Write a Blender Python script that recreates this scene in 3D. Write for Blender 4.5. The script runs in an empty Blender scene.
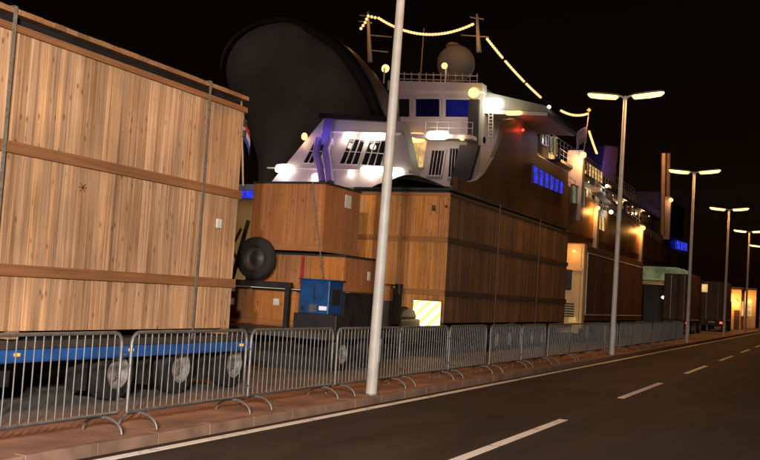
import bpy, math, random
from mathutils import Vector, Matrix
random.seed(7)
R = math.radians
S = bpy.context.scene
COL = S.collection

# ------------------------------------------------------------------ camera
F, YAW, PITCH, ROLL, CH = 970.03, 0.43764, 0.06329, 0.06091, 1.8617     # focal length in photo pixels (760 wide)
fw = Vector((-math.sin(YAW)*math.cos(PITCH), math.cos(YAW)*math.cos(PITCH), math.sin(PITCH)))
rt0 = Vector((math.cos(YAW), math.sin(YAW), 0)); up0 = rt0.cross(fw)
cr, sr = math.cos(ROLL), math.sin(ROLL)
rt = cr*rt0 + sr*up0; up = cr*up0 - sr*rt0
EYE = Vector((0, 0, CH))
cd = bpy.data.cameras.new('camera'); cam = bpy.data.objects.new('camera', cd); COL.objects.link(cam)
cd.sensor_width = 36.0; cd.lens = F/760*36; cd.clip_start = .1; cd.clip_end = 8000
cam.matrix_world = Matrix(((rt.x, up.x, -fw.x, 0), (rt.y, up.y, -fw.y, 0), (rt.z, up.z, -fw.z, CH), (0, 0, 0, 1)))
S.camera = cam

# ------------------------------------------------------------------ night sky, exposure
W = bpy.data.worlds.new('World'); S.world = W; W.use_nodes = True
nt = W.node_tree; bg = nt.nodes['Background']
sky = nt.nodes.new('ShaderNodeTexSky'); sky.sky_type = 'NISHITA'; sky.sun_disc = False
SUN_EL, SUN_ROT = R(2), R(200)
sky.sun_elevation = SUN_EL; sky.sun_rotation = SUN_ROT
mixs = nt.nodes.new('ShaderNodeMix'); mixs.data_type = 'RGBA'; mixs.blend_type = 'MULTIPLY'; mixs.inputs[0].default_value = 1; mixs.inputs[7].default_value = (1.3, .62, .45, 1)
nt.links.new(sky.outputs[0], mixs.inputs[6]); nt.links.new(mixs.outputs[2], bg.inputs[0]); bg.inputs[1].default_value = 0.0016
S.view_settings.view_transform = 'Standard'; S.view_settings.look = 'None'
S.view_settings.exposure = 0; S.view_settings.gamma = 1
S.cycles.use_denoising = True
S.cycles.max_bounces = 5; S.cycles.sample_clamp_indirect = 4
SODIUM = (1.0, .43, .10); WARM = (1.0, .90, .79)

# ------------------------------------------------------------------ helpers
def ray(px, py): return fw*F + rt*(px-380) + up*(230-py)
def onX(px, py, X): d = ray(px, py); return EYE + d*(X/d.x)
def onY(px, py, Y): d = ray(px, py); return EYE + d*(Y/d.y)
def onP(px, py, p0, n): d = ray(px, py); return EYE + d*((p0-EYE).dot(n)/d.dot(n))

class MB:
    def __init__(s): s.v = []; s.f = []; s.sm = []
    def poly(s, pts, faces, smooth=False):
        b = len(s.v); s.v += [Vector(p) for p in pts]
        for f in faces: s.f.append([b+i for i in f]); s.sm.append(smooth)
        return s
    def box(s, x0, x1, y0, y1, z0, z1):
        if x0 > x1: x0, x1 = x1, x0
        if y0 > y1: y0, y1 = y1, y0
        if z0 > z1: z0, z1 = z1, z0
        return s.poly([(x0,y0,z0),(x1,y0,z0),(x1,y1,z0),(x0,y1,z0),(x0,y0,z1),(x1,y0,z1),(x1,y1,z1),(x0,y1,z1)],
               [(0,3,2,1),(4,5,6,7),(0,1,5,4),(1,2,6,5),(2,3,7,6),(3,0,4,7)])
    def prism(s, pts, ext):
        pts = [Vector(p) for p in pts]; e = Vector(ext); n = len(pts)
        nrm = Vector((0,0,0))
        for i in range(n): nrm += pts[i].cross(pts[(i+1) % n])
        if nrm.dot(e) > 0: pts = pts[::-1]
        fs = [tuple(range(n)), tuple(range(2*n-1, n-1, -1))] + [(i, n+i, n+(i+1) % n, (i+1) % n) for i in range(n)]
        return s.poly(pts + [p+e for p in pts], fs)
    def tube(s, pts, r, seg=8, cap=True, smooth=True):
        pts = [Vector(p) for p in pts]; n = len(pts)
        rs = r if isinstance(r, (list, tuple)) else [r]*n
        V = []; prev = None
        for i, p in enumerate(pts):
            t = (pts[min(i+1, n-1)] - pts[max(i-1, 0)]).normalized()
            a = prev if prev is not None else (Vector((0,0,1)) if abs(t.z) < .9 else Vector((1,0,0)))
            u = (a - t*a.dot(t)).normalized(); w = t.cross(u); prev = u
            for k in range(seg):
                an = 2*math.pi*k/seg; V.append(p + (u*math.cos(an) + w*math.sin(an))*rs[i])
        Fs = [(i*seg+k, i*seg+(k+1) % seg, (i+1)*seg+(k+1) % seg, (i+1)*seg+k) for i in range(n-1) for k in range(seg)]
        s.poly(V, Fs, smooth)
        if cap: s.poly(V[:seg], [tuple(range(seg-1, -1, -1))]); s.poly(V[-seg:], [tuple(range(seg))])
        return s
    def lathe(s, prof, c, axis='Z', seg=24, smooth=True):   # prof: (r, h) pairs
        V = []; c = Vector(c)
        for r, h in prof:
            for k in range(seg):
                a = 2*math.pi*k/seg; x, y = r*math.cos(a), r*math.sin(a)
                V.append(c + (Vector((x,y,h)) if axis == 'Z' else Vector((h,x,y)) if axis == 'X' else Vector((y,h,x))))
        n = len(prof)
        return s.poly(V, [(i*seg+k, i*seg+(k+1) % seg, (i+1)*seg+(k+1) % seg, (i+1)*seg+k) for i in range(n-1) for k in range(seg)], smooth)
    def beam(s, a, b, w, h):       # a bar of rectangular section
        a, b = Vector(a), Vector(b); t = (b-a).normalized()
        u = t.cross(Vector((0,0,1)) if abs(t.z) < .95 else Vector((0,1,0))).normalized()*w/2; q = u.cross(t).normalized()*h/2
        return s.prism([a-u-q, a+u-q, a+u+q, a-u+q], b-a)
    def build(s, name, m, parent=None, bevel=0, label=None):
        off = Vector((0,0,0)); p = parent
        while p is not None: off += p.location; p = p.parent
        me = bpy.data.meshes.new(name); me.from_pydata([tuple(v-off) for v in s.v], [], s.f); me.update()
        me.polygons.foreach_set('use_smooth', s.sm)
        me.materials.append(m)
        o = bpy.data.objects.new(name, me); COL.objects.link(o)
        if parent is not None: o.parent = parent
        if bevel:
            b = o.modifiers.new('bevel', 'BEVEL'); b.width = bevel; b.segments = 2; b.limit_method = 'ANGLE'
        if label: o['label'] = label
        return o

def tag(o, label, cat, group=None):
    o['label'] = label; o['category'] = cat
    if group: o['group'] = group
    return o
def thing(name, label, cat, loc=(0,0,0), group=None):
    o = bpy.data.objects.new(name, None); COL.objects.link(o); o.location = loc; o.empty_display_size = .3
    return tag(o, label, cat, group)
def structure(o): o['kind'] = 'structure'; return o
def copy_tree(o, parent=None):
    c = o.copy(); COL.objects.link(c)
    if parent is not None: c.parent = parent
    for ch in [k for k in S.objects if k.parent == o]: copy_tree(ch, c)
    return c

def light(kind, loc, col, W_, parent=None, size=.2, aim=None, size_y=None, cone=None, name='lamp_or_fill_light'):  # serves real lamps and added fills alike
    d = bpy.data.lights.new(name, kind); d.color = col; d.energy = W_
    if kind == 'AREA':
        d.size = size
        if size_y: d.shape = 'RECTANGLE'; d.size_y = size_y
    else: d.shadow_soft_size = size
    if kind == 'SPOT' and cone: d.spot_size = R(cone); d.spot_blend = .6
    o = bpy.data.objects.new(name, d); COL.objects.link(o)
    off = Vector((0,0,0)); p = parent
    while p is not None: off += p.location; p = p.parent
    o.location = Vector(loc) - off
    if aim is not None: o.rotation_euler = Vector(aim).to_track_quat('-Z', 'Y').to_euler()
    if parent is not None: o.parent = parent
    return o

# ------------------------------------------------------------------ materials
def nodes(name):
    m = bpy.data.materials.new(name); m.use_nodes = True
    t = m.node_tree; return m, t, t.nodes['Principled BSDF']
def N(t, typ, **kw):
    n = t.nodes.new(typ)
    for k, v in kw.items(): setattr(n, k, v)
    return n
def ramp(t, a, b, fac, p0=.3, p1=.7):
    r = N(t, 'ShaderNodeValToRGB'); r.color_ramp.elements[0].color = (*a, 1); r.color_ramp.elements[1].color = (*b, 1)
    r.color_ramp.elements[0].position = p0; r.color_ramp.elements[1].position = p1
    t.links.new(fac, r.inputs[0]); return r.outputs[0]
def noise(t, scale, detail=4, vec=None, stretch=None):
    tc = N(t, 'ShaderNodeTexCoord'); v = tc.outputs['Object']
    if stretch:
        mp = N(t, 'ShaderNodeMapping'); mp.inputs['Scale'].default_value = stretch; t.links.new(v, mp.inputs[0]); v = mp.outputs[0]
    n = N(t, 'ShaderNodeTexNoise'); n.inputs['Scale'].default_value = scale; n.inputs['Detail'].default_value = detail
    t.links.new(v, n.inputs['Vector']); return n.outputs['Fac'], v
def paint(name, col, rough=.5, var=.25, scale=3, metal=0, bump=.0, stretch=None, spec=.5):
    m, t, b = nodes(name); f, v = noise(t, scale, 5, stretch=stretch)
    t.links.new(ramp(t, tuple(c*(1-var) for c in col), tuple(min(1, c*(1+var)) for c in col), f), b.inputs['Base Color'])
    b.inputs['Metallic'].default_value = metal; b.inputs['Specular IOR Level'].default_value = spec
    f2, _ = noise(t, scale*4, 3)
    mr = N(t, 'ShaderNodeMapRange'); mr.inputs[3].default_value = max(.05, rough-.12); mr.inputs[4].default_value = min(1, rough+.12)
    t.links.new(f2, mr.inputs[0]); t.links.new(mr.outputs[0], b.inputs['Roughness'])
    if bump:
        bp = N(t, 'ShaderNodeBump'); bp.inputs['Strength'].default_value = bump; bp.inputs['Distance'].default_value = .02
        t.links.new(f2, bp.inputs['Height']); t.links.new(bp.outputs[0], b.inputs['Normal'])
    return m
def wood(name, lo, hi, grain='Z', knots=True):
    m, t, b = nodes(name)
    st = {'Z': (16,16,.42), 'Y': (16,.42,16), 'X': (.42,16,16)}[grain]
    geo = N(t, 'ShaderNodeNewGeometry')
    tc = N(t, 'ShaderNodeTexCoord')
    # a different stretch of timber on every board
    cmb = N(t, 'ShaderNodeVectorMath', operation='MULTIPLY_ADD'); cmb.inputs[1].default_value = (9.7, 5.3, 7.1)
    rv = N(t, 'ShaderNodeCombineXYZ')
    for i in range(3): t.links.new(geo.outputs['Random Per Island'], rv.inputs[i])
    t.links.new(rv.outputs[0], cmb.inputs[0]); t.links.new(tc.outputs['Object'], cmb.inputs[2])
    mp = N(t, 'ShaderNodeMapping'); mp.inputs['Scale'].default_value = st; t.links.new(cmb.outputs[0], mp.inputs[0])
    n = N(t, 'ShaderNodeTexNoise'); n.inputs['Scale'].default_value = 1.6; n.inputs['Detail'].default_value = 7; n.inputs['Distortion'].default_value = .3
    t.links.new(mp.outputs[0], n.inputs['Vector'])
    c = ramp(t, lo, hi, n.outputs['Fac'], .28, .66)
    hsv = N(t, 'ShaderNodeHueSaturation'); t.links.new(c, hsv.inputs['Color'])
    mv = N(t, 'ShaderNodeMapRange'); mv.inputs[3].default_value = .70; mv.inputs[4].default_value = 1.2
    t.links.new(geo.outputs['Random Per Island'], mv.inputs[0]); t.links.new(mv.outputs[0], hsv.inputs['Value'])
    ms = N(t, 'ShaderNodeMath', operation='MULTIPLY_ADD'); ms.inputs[1].default_value = 7.3; ms.inputs[2].default_value = .13
    fr = N(t, 'ShaderNodeMath', operation='FRACT'); t.links.new(geo.outputs['Random Per Island'], ms.inputs[0]); t.links.new(ms.outputs[0], fr.inputs[0])
    m3 = N(t, 'ShaderNodeMapRange'); m3.inputs[3].default_value = .94; m3.inputs[4].default_value = 1.05
    t.links.new(fr.outputs[0], m3.inputs[0]); t.links.new(m3.outputs[0], hsv.inputs['Saturation'])
    out = hsv.outputs[0]
    if knots:
        m2 = N(t, 'ShaderNodeMapping'); k = {'Z': (7,7,3.6), 'Y': (7,3.6,7), 'X': (3.6,7,7)}[grain]; m2.inputs['Scale'].default_value = k
        t.links.new(cmb.outputs[0], m2.inputs[0])
        vo = N(t, 'ShaderNodeTexVoronoi'); vo.inputs['Scale'].default_value = 1.0; t.links.new(m2.outputs[0], vo.inputs['Vector'])
        kr = N(t, 'ShaderNodeMapRange'); kr.inputs[1].default_value = .05; kr.inputs[2].default_value = .2; kr.inputs[3].default_value = .3; kr.inputs[4].default_value = 1
        t.links.new(vo.outputs['Distance'], kr.inputs[0])
        mx = N(t, 'ShaderNodeMix', data_type='RGBA', blend_type='MULTIPLY'); mx.inputs[0].default_value = .85
        t.links.new(out, mx.inputs[6]); t.links.new(kr.outputs[0], mx.inputs[7]); out = mx.outputs[2]
    # large weather stains
    wn = N(t, 'ShaderNodeTexNoise'); wn.inputs['Scale'].default_value = .9; wn.inputs['Detail'].default_value = 5; t.links.new(tc.outputs['Object'], wn.inputs['Vector'])
    wr = N(t, 'ShaderNodeMapRange'); wr.inputs[1].default_value = .3; wr.inputs[2].default_value = .7; wr.inputs[3].default_value = .72; wr.inputs[4].default_value = 1.08
    t.links.new(wn.outputs['Fac'], wr.inputs[0])
    mw = N(t, 'ShaderNodeMix', data_type='RGBA', blend_type='MULTIPLY'); mw.inputs[0].default_value = 1
    t.links.new(out, mw.inputs[6]); t.links.new(wr.outputs[0], mw.inputs[7])
    t.links.new(mw.outputs[2], b.inputs['Base Color'])
    b.inputs['Roughness'].default_value = .75
    bp = N(t, 'ShaderNodeBump'); bp.inputs['Strength'].default_value = .25; bp.inputs['Distance'].default_value = .01
    t.links.new(n.outputs['Fac'], bp.inputs['Height']); t.links.new(bp.outputs[0], b.inputs['Normal'])
    return m
def glow(name, col, strength, vary=.15, scale=4):
    m, t, b = nodes(name); f, _ = noise(t, scale, 2)
    b.inputs['Base Color'].default_value = (*[c*.08 for c in col], 1); b.inputs['Roughness'].default_value = .2
    t.links.new(ramp(t, tuple(c*(1-vary) for c in col), col, f), b.inputs['Emission Color'])
    b.inputs['Emission Strength'].default_value = strength; return m
def glass(name, col=(.02,.02,.025)):
    m, t, b = nodes(name); f, _ = noise(t, .7, 2)
    t.links.new(ramp(t, tuple(c*.6 for c in col), col, f), b.inputs['Base Color'])
    b.inputs['Roughness'].default_value = .08; b.inputs['Specular IOR Level'].default_value = .7; return m

def asphalt():
    m, t, b = nodes('asphalt')
    f, v = noise(t, .35, 5); g, _ = noise(t, 60, 3); h, _ = noise(t, 2.2, 6, stretch=(1,.15,1))
    c1 = ramp(t, (.028,.020,.016), (.049,.034,.028), f, .3, .7)
    mx = N(t, 'ShaderNodeMix', data_type='RGBA', blend_type='MULTIPLY'); mx.inputs[0].default_value = .9
    t.links.new(c1, mx.inputs[6]); t.links.new(ramp(t, (.45,.45,.45), (1.35,1.3,1.25), g, .3, .7), mx.inputs[7])
    m2 = N(t, 'ShaderNodeMix', data_type='RGBA', blend_type='MULTIPLY'); m2.inputs[0].default_value = .8
    t.links.new(mx.outputs[2], m2.inputs[6]); t.links.new(ramp(t, (.6,.6,.6), (1.15,1.15,1.15), h, .35, .65), m2.inputs[7])
    tcc = N(t, 'ShaderNodeTexCoord')
    mpa = N(t, 'ShaderNodeMapping'); mpa.inputs['Scale'].default_value = (.45,.12,1); t.links.new(tcc.outputs['Object'], mpa.inputs[0])
    va = N(t, 'ShaderNodeTexVoronoi'); va.inputs['Scale'].default_value = 1; va.distance = 'CHEBYCHEV'; t.links.new(mpa.outputs[0], va.inputs['Vector'])
    m4 = N(t, 'ShaderNodeMix', data_type='RGBA', blend_type='MULTIPLY'); m4.inputs[0].default_value = .55
    t.links.new(m2.outputs[2], m4.inputs[6]); t.links.new(ramp(t, (.6,.6,.6), (1.25,1.22,1.2), va.outputs['Color'], .2, .8), m4.inputs[7])
    nz = N(t, 'ShaderNodeTexNoise'); nz.inputs['Scale'].default_value = 1.5; t.links.new(tcc.outputs['Object'], nz.inputs['Vector'])
    mv = N(t, 'ShaderNodeMix', data_type='VECTOR'); mv.inputs[0].default_value = .25; t.links.new(tcc.outputs['Object'], mv.inputs[4]); t.links.new(nz.outputs['Color'], mv.inputs[5])
    vc = N(t, 'ShaderNodeTexVoronoi', feature='DISTANCE_TO_EDGE'); vc.inputs['Scale'].default_value = .42; t.links.new(mv.outputs[1], vc.inputs['Vector'])
    m5 = N(t, 'ShaderNodeMix', data_type='RGBA', blend_type='MULTIPLY'); m5.inputs[0].default_value = .8
    t.links.new(m4.outputs[2], m5.inputs[6]); t.links.new(ramp(t, (.6,.6,.6), (1,1,1), vc.outputs['Distance'], .004, .012), m5.inputs[7])
    t.links.new(m5.outputs[2], b.inputs['Base Color']); b.inputs['Roughness'].default_value = .75; b.inputs['Specular IOR Level'].default_value = .3
    bp = N(t, 'ShaderNodeBump'); bp.inputs['Strength'].default_value = .5; bp.inputs['Distance'].default_value = .006
    t.links.new(g, bp.inputs['Height']); t.links.new(bp.outputs[0], b.inputs['Normal']); return m
def pavers(name, lo, hi, sx, sy):
    m, t, b = nodes(name)
    tc = N(t, 'ShaderNodeTexCoord'); br = N(t, 'ShaderNodeTexBrick')
    br.inputs['Scale'].default_value = 1; br.inputs['Brick Width'].default_value = sx; br.inputs['Row Height'].default_value = sy; br.inputs['Mortar Size'].default_value = .006
    br.inputs['Color1'].default_value = (*lo,1); br.inputs['Color2'].default_value = (*hi,1); br.inputs['Mortar'].default_value = (*[c*.72 for c in lo],1)
    t.links.new(tc.outputs['Object'], br.inputs['Vector'])
    f, _ = noise(t, 1.3, 6)
    mx = N(t, 'ShaderNodeMix', data_type='RGBA', blend_type='MULTIPLY'); mx.inputs[0].default_value = 1
    t.links.new(br.outputs['Color'], mx.inputs[6]); t.links.new(ramp(t, (.5,.5,.5), (1.2,1.2,1.2), f, .3, .7), mx.inputs[7])
    t.links.new(mx.outputs[2], b.inputs['Base Color']); b.inputs['Roughness'].default_value = .8
    bp = N(t, 'ShaderNodeBump'); bp.inputs['Strength'].default_value = .4; bp.inputs['Distance'].default_value = .01
    t.links.new(br.outputs['Fac'], bp.inputs['Height']); bp.invert = True; t.links.new(bp.outputs[0], b.inputs['Normal']); return m
def road_paint():
    m, t, b = nodes('road_paint'); f, _ = noise(t, 9, 8); g, _ = noise(t, 1.1, 4)
    ad = N(t, 'ShaderNodeMath', operation='MULTIPLY'); t.links.new(f, ad.inputs[0]); t.links.new(g, ad.inputs[1])
    t.links.new(ramp(t, (.22,.20,.185), (.84,.80,.76), ad.outputs[0], .10, .20), b.inputs['Base Color']); b.inputs['Roughness'].default_value = .7; return m
def water_mat():
    m, t, b = nodes('sea_water'); b.inputs['Base Color'].default_value = (.004,.006,.008,1); b.inputs['Roughness'].default_value = .12
    f, _ = noise(t, .6, 6); bp = N(t, 'ShaderNodeBump'); bp.inputs['Strength'].default_value = .4; bp.inputs['Distance'].default_value = .3
    t.links.new(f, bp.inputs['Height']); t.links.new(bp.outputs[0], b.inputs['Normal']); return m
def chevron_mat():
    m, t, b = nodes('chevron_glare_sheeting'); tc = N(t, 'ShaderNodeTexCoord'); sp = N(t, 'ShaderNodeSeparateXYZ'); t.links.new(tc.outputs['Object'], sp.inputs[0])
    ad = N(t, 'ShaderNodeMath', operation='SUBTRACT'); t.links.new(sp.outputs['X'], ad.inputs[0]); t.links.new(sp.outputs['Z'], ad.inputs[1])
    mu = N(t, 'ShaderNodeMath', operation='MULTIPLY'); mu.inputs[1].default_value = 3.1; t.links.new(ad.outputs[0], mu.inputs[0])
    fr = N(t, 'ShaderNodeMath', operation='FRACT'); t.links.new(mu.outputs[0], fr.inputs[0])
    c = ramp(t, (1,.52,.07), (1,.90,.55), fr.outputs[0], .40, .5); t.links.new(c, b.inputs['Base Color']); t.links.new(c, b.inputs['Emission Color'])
    b.inputs['Emission Strength'].default_value = 4; return m  # emission stands in for flash glare on the reflective sheeting
def flag_mat(name, bands):
    m, t, b = nodes(name); tc = N(t, 'ShaderNodeTexCoord'); sp = N(t, 'ShaderNodeSeparateXYZ'); t.links.new(tc.outputs['UV'], sp.inputs[0])
    r = N(t, 'ShaderNodeValToRGB'); r.color_ramp.interpolation = 'CONSTANT'
    r.color_ramp.elements[0].color = (*bands[0],1); r.color_ramp.elements[1].position = .333; r.color_ramp.elements[1].color = (*bands[1],1)
    e = r.color_ramp.elements.new(.666); e.color = (*bands[2],1)
    t.links.new(sp.outputs['Y'], r.inputs[0]); t.links.new(r.outputs[0], b.inputs['Base Color']); b.inputs['Roughness'].default_value = .8; return m

M = dict(
    asphalt=asphalt(), quay=paint('quay_concrete', (.20,.17,.15), .85, .35, 1.2, bump=.3), land=paint('land_ground', (.05,.045,.035), .9, .4, .4),
    pavement=pavers('pavement_pavers', (.32,.165,.105), (.36,.19,.125), .4, .2), kerb=paint('kerb_stone', (.24,.14,.095), .8, .3, 3, bump=.2),
    line=road_paint(), water=water_mat(),
    pine=wood('pine_boards', (.29,.145,.07), (.67,.395,.215)), pine_rail=wood('pine_rail', (.23,.085,.028), (.38,.155,.05), 'Y', False),
    pine_rail_x=wood('pine_rail_cross', (.22,.10,.04), (.36,.17,.07), 'X', False),
    spruce=wood('spruce_boards', (.42,.15,.036), (.82,.36,.105)), dark_board=wood('dark_shade_boards', (.09,.045,.02), (.20,.10,.044)),  # dark boards: the crate side's shade put into the wood colour
    dark_shade_rail=wood('dark_shade_rail', (.045,.024,.013), (.085,.045,.022), 'Y', False), spruce_rail=wood('spruce_rail', (.34,.125,.03), (.52,.21,.055), 'X', False),
    ply=wood('plywood', (.27,.09,.024), (.45,.18,.052), 'Z'),
    strap=paint('webbing_strap', (.16,.13,.10), .8, .3, 20), galv=paint('galvanised_steel', (.185,.18,.175), .5, .25, 9, metal=.55),
    pole=paint('pale_pole_paint', (.46,.43,.39), .5, .12, 4), lampgrey=paint('lamp_housing', (.35,.33,.30), .5, .15, 6),
    blue=paint('blue_trailer_paint', (.018,.09,.33), .4, .3, 3), bluebox=paint('blue_cabinet_paint', (.012,.062,.20), .4, .25, 4),
    chassis=paint('black_chassis', (.018,.016,.015), .6, .3, 4), rubber=paint('tyre_rubber', (.015,.014,.014), .85, .3, 12, bump=.3),
    rim=paint('wheel_rim', (.26,.23,.21), .55, .35, 8), red=paint('red_paint', (.35,.03,.02), .5, .2, 5), label=paint('paper_label', (.6,.6,.56), .7, .15, 9),
    steel=paint('dark_steel', (.07,.055,.045), .55, .3, 3, metal=.3), truckpale=paint('cream_truck_paint', (.72,.50,.24), .45, .15, 1.5),
    truckdark=paint('maroon_curtain', (.085,.034,.022), .65, .25, 1.2), trim=paint('aluminium_trim', (.66,.62,.56), .4, .2, 3, metal=.1),
    hull=paint('hull_paint', (.40,.20,.085), .5, .4, .22, stretch=(1,1,.35)), white=paint('ship_white', (.62,.53,.50), .45, .13, .35, stretch=(1,1,.5)), visor=paint('visor_grey', (.092,.08,.062), .65, .22, .35),
    shipdark=paint('ship_dark', (.035,.028,.026), .55, .3, .4), rimdark=paint('visor_rim', (.012,.011,.011), .6, .3, .6), violet=paint('funnel_paint', (.22,.16,.42), .5, .2, .3),
    glass=glass('dark_glass'), deckgrey=paint('deck_grey', (.30,.29,.27), .6, .2, .4),
    e_sodium=glow('sodium_lens', (1,.55,.15), 5), e_white=glow('floodlight_white', (1,.93,.78), 9), e_yellow=glow('deck_light_yellow', (1,.55,.15), 3.2),
    e_string=glow('festoon_bulb', (1,.45,.17), 2.3, .1), e_blue=glow('blue_lit_window', (.035,.06,1), 1.1, .75, 1.6), e_navy=glow('navy_lit_window', (.03,.04,.32), .025, .8, .8),
    e_dimblue=glow('blue_lit_bridge_window', (.05,.06,.9), .16, .85, .35),
    e_amber=glow('amber_marker', (1,.34,.04), 2.2), e_red=glow('red_light', (1,.05,.03), 6), e_green=glow('pale_green_lit', (.72,.82,.42), .2, .6, 1.5),
    e_room=glow('lit_cabin_window', (1,.62,.22), 1.15, .7, 1.2), e_headlight=glow('headlight', (1,.92,.75), 5), e_bay=glow('lit_car_deck', (.9,.85,.42), .85, .5, .3),
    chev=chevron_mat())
WF_R, WF_W, WF_B = (.42,.03,.03), (.55,.52,.52), (.04,.06,.3)

# ------------------------------------------------------------------ setting: quay, road, pavement, sea
def sheet(name, m, x0, x1, y0, y1, z0, z1, n=1): return structure(MB().box(x0,x1,y0,y1,z0,z1).build(name, m))
KX = -6.80; QZ = .12
sheet('quay', M['quay'], -22.5, KX-1.62, -250, 900, -4, QZ)
sheet('pavement', M['pavement'], KX-1.62, KX-.14, -250, 900, -.5, QZ+.003)
kb = MB(); kb.box(KX-.139, KX-.006, -250, 900, -.5, QZ-.02)
for k in range(-20, 150): kb.box(KX-.14, KX, k*1.0+.006, k*1.0+.994, -.4, QZ+.006+random.uniform(-.004,.004))
structure(kb.build('kerb', M['kerb'], None, .008))
sheet('road', M['asphalt'], KX, 7.0, -250, 900, -.5, 0)
sheet('land', M['land'], 7.0, 3000, -250, 3000, -.5, .10)
sheet('sea', M['water'], -3500, -22.5, -1500, 4000, -5, -1.6)
sheet('sea', M['water'], -22.5, 3000, 900, 4000, -5, -1.6)
mk = MB(); mk.box(-6.66, -6.53, -60, 400, .001, .005)
structure(mk.build('edge_line', M['line']))
mk = MB()
for k in range(-2, 25):
    y = 10.2915 + 9.849*k; mk.box(-3.88, -3.74, y, y+5.2, .001, .005)
structure(mk.build('lane_line', M['line']))
mk = MB(); mk.box(.55, .68, -60, 400, .001, .005); structure(mk.build('edge_line', M['line']))

# ------------------------------------------------------------------ street lamps
def street_lamp(loc, label, H=9.3, watts=150, col=SODIUM, lens='e_sodium', group='street lamps along the kerb', kind='AREA'):
    t = thing('street_lamp', label, 'street lamp', loc, group); L = Vector(loc)
    MB().tube([L+Vector((0,0,z)) for z in (0,.02)], .15, 16).build('base_flange', M['galv'], t)
    MB().tube([L+Vector((0,0,z)) for z in (.02, H*.5, H-.15, H)], [.098,.082,.062,.06], 18).build('pole', M['pole'], t)
    MB().box(L.x+.075, L.x+.1, L.y-.045, L.y+.045, L.z+.55, L.z+.95).build('access_door', M['pole'], t, .004)
    a = MB()
    for s in (-1, 1): a.tube([L+Vector((0,0,H-.12)), L+Vector((s*.12,0,H-.01)), L+Vector((s*.3,0,H+.03))], .036, 10)
    a.build('bracket', M['pole'], t)
    for s in (-1, 1):
        def P(x, y, z): return L + Vector((s*(.22+x*math.cos(.10)), y, H + x*math.sin(.10) + z))
        secs = [(0,.07,.05),(.13,.135,.06),(.7,.155,.07),(1.03,.135,.06),(1.14,.055,.035)]
        h = MB(); ring = []
        for x, w, hh in secs: ring.append([P(x,-w,0), P(x,-w*.7,hh), P(x,w*.7,hh), P(x,w,0)])
        V = [p for r in ring for p in r]; Fs = [(i*4+k, i*4+(k+1) % 4, (i+1)*4+(k+1) % 4, (i+1)*4+k) for i in range(4) for k in range(4)] + [(3,2,1,0),(16,17,18,19)]
        if s < 0: Fs = [f[::-1] for f in Fs]
        h.poly(V, Fs, False); hd = h.build('lamp_head', M['lampgrey'], t)
        d = MB(); V = []; secs2 = [(.04,.08,.07),(.12,.13,.14),(.65,.15,.16),(1.04,.13,.14),(1.14,.055,.06)]
        for x, w, hh in secs2: V += [P(x,w,-.004), P(x,w*.75,-hh*.7), P(x,0,-hh), P(x,-w*.75,-hh*.7), P(x,-w,-.004)]
        Fs = [(i*5+k, i*5+(k+1) % 5, (i+1)*5+(k+1) % 5, (i+1)*5+k) for i in range(4) for k in range(5)] + [(4,3,2,1,0),(20,21,22,23,24)]
        if s < 0: Fs = [f[::-1] for f in Fs]
        d.poly(V, Fs, True); d.build('lens', M[lens], hd)
        if watts:
            if kind == 'AREA': light('AREA', P(.6,0,-.14), col, watts, t, .9, (0,0,-1), .25)
            else: light('POINT', P(.6,0,-.25), col, watts, t, .18)
    return t
LX, LY0, LS = -6.98, 14.964, 19.944
names = ['tall pale lamp post nearest the viewer, its head out of the frame',
         'double-armed orange street lamp in front of the maroon lorry, second post along the kerb',
         'double-armed orange street lamp in front of the ferry stern, third post along the kerb',
         'double-armed orange street lamp fourth along the kerb, beside the brown covered lorry',
         'small distant double-armed street lamp fifth along the kerb, beside the lit kiosk',
         'smallest distant street lamp, its arm just inside the right edge of the photo']
for i, nm in enumerate(names):
    t = street_lamp((LX, LY0 + i*LS, QZ), nm, watts=200)
    t.rotation_euler = (0, R((.9, .4, .2, .3, .2, 0)[i]), 0)
street_lamp((LX, LY0-LS, QZ), 'street lamp behind the viewer on the same kerb', watts=200)
street_lamp((2.4, -6.0, .0), 'added short white lamp behind the viewer, standing in for the camera flash', H=4.6, watts=15500, col=WARM, lens='e_white', group=None, kind='POINT')  # added lamp, takes the place of a flash at the camera

# ------------------------------------------------------------------ crowd-control barriers
def barrier():
    t = thing('crowd_barrier', '', 'barrier', (0,0,0), 'crowd barriers in a row along the quay'); Lb = 2.44
    z0, z1, r = .20, 1.10, .12
    fr = [(0,0,z0)] + [(0,0,z1-r)] + [(0, r-r*math.cos(a), z1-r+r*math.sin(a)) for a in (R(30),R(60),R(90))]
    fr += [(0, Lb-r+r*math.sin(a), z1-r+r*math.cos(a)) for a in (0,R(30),R(60),R(90))] + [(0,Lb,z0),(0,0,z0)]
    MB().tube(fr, .021, 10).build('frame', M['galv'], t)
    b = MB(); n = 20
    for k in range(1, n): b.tube([(0, Lb*k/n, z0), (0, Lb*k/n, z1)], .0085, 6, False)
    b.build('bars', M['galv'], t)
    for y in (.22, Lb-.22):
        f = MB(); f.tube([(.27*math.cos(R(a)), y, .012+.165*math.sin(R(a))) for a in range(0, 181, 15)], .0165, 8)
        f.tube([(0,y,.165),(0,y,z0)], .018, 8); f.build('foot', M['galv'], t)
    h = MB()
    for z in (.35,.85): h.tube([(0,Lb+.015,z),(.03,Lb+.06,z),(0,Lb+.1,z),(-.03,Lb+.06,z),(0,Lb+.015,z)], .009, 6)
    h.build('hook', M['galv'], t)
    return t
b0 = barrier(); BY, BL = 8.9186, 2.5827
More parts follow.
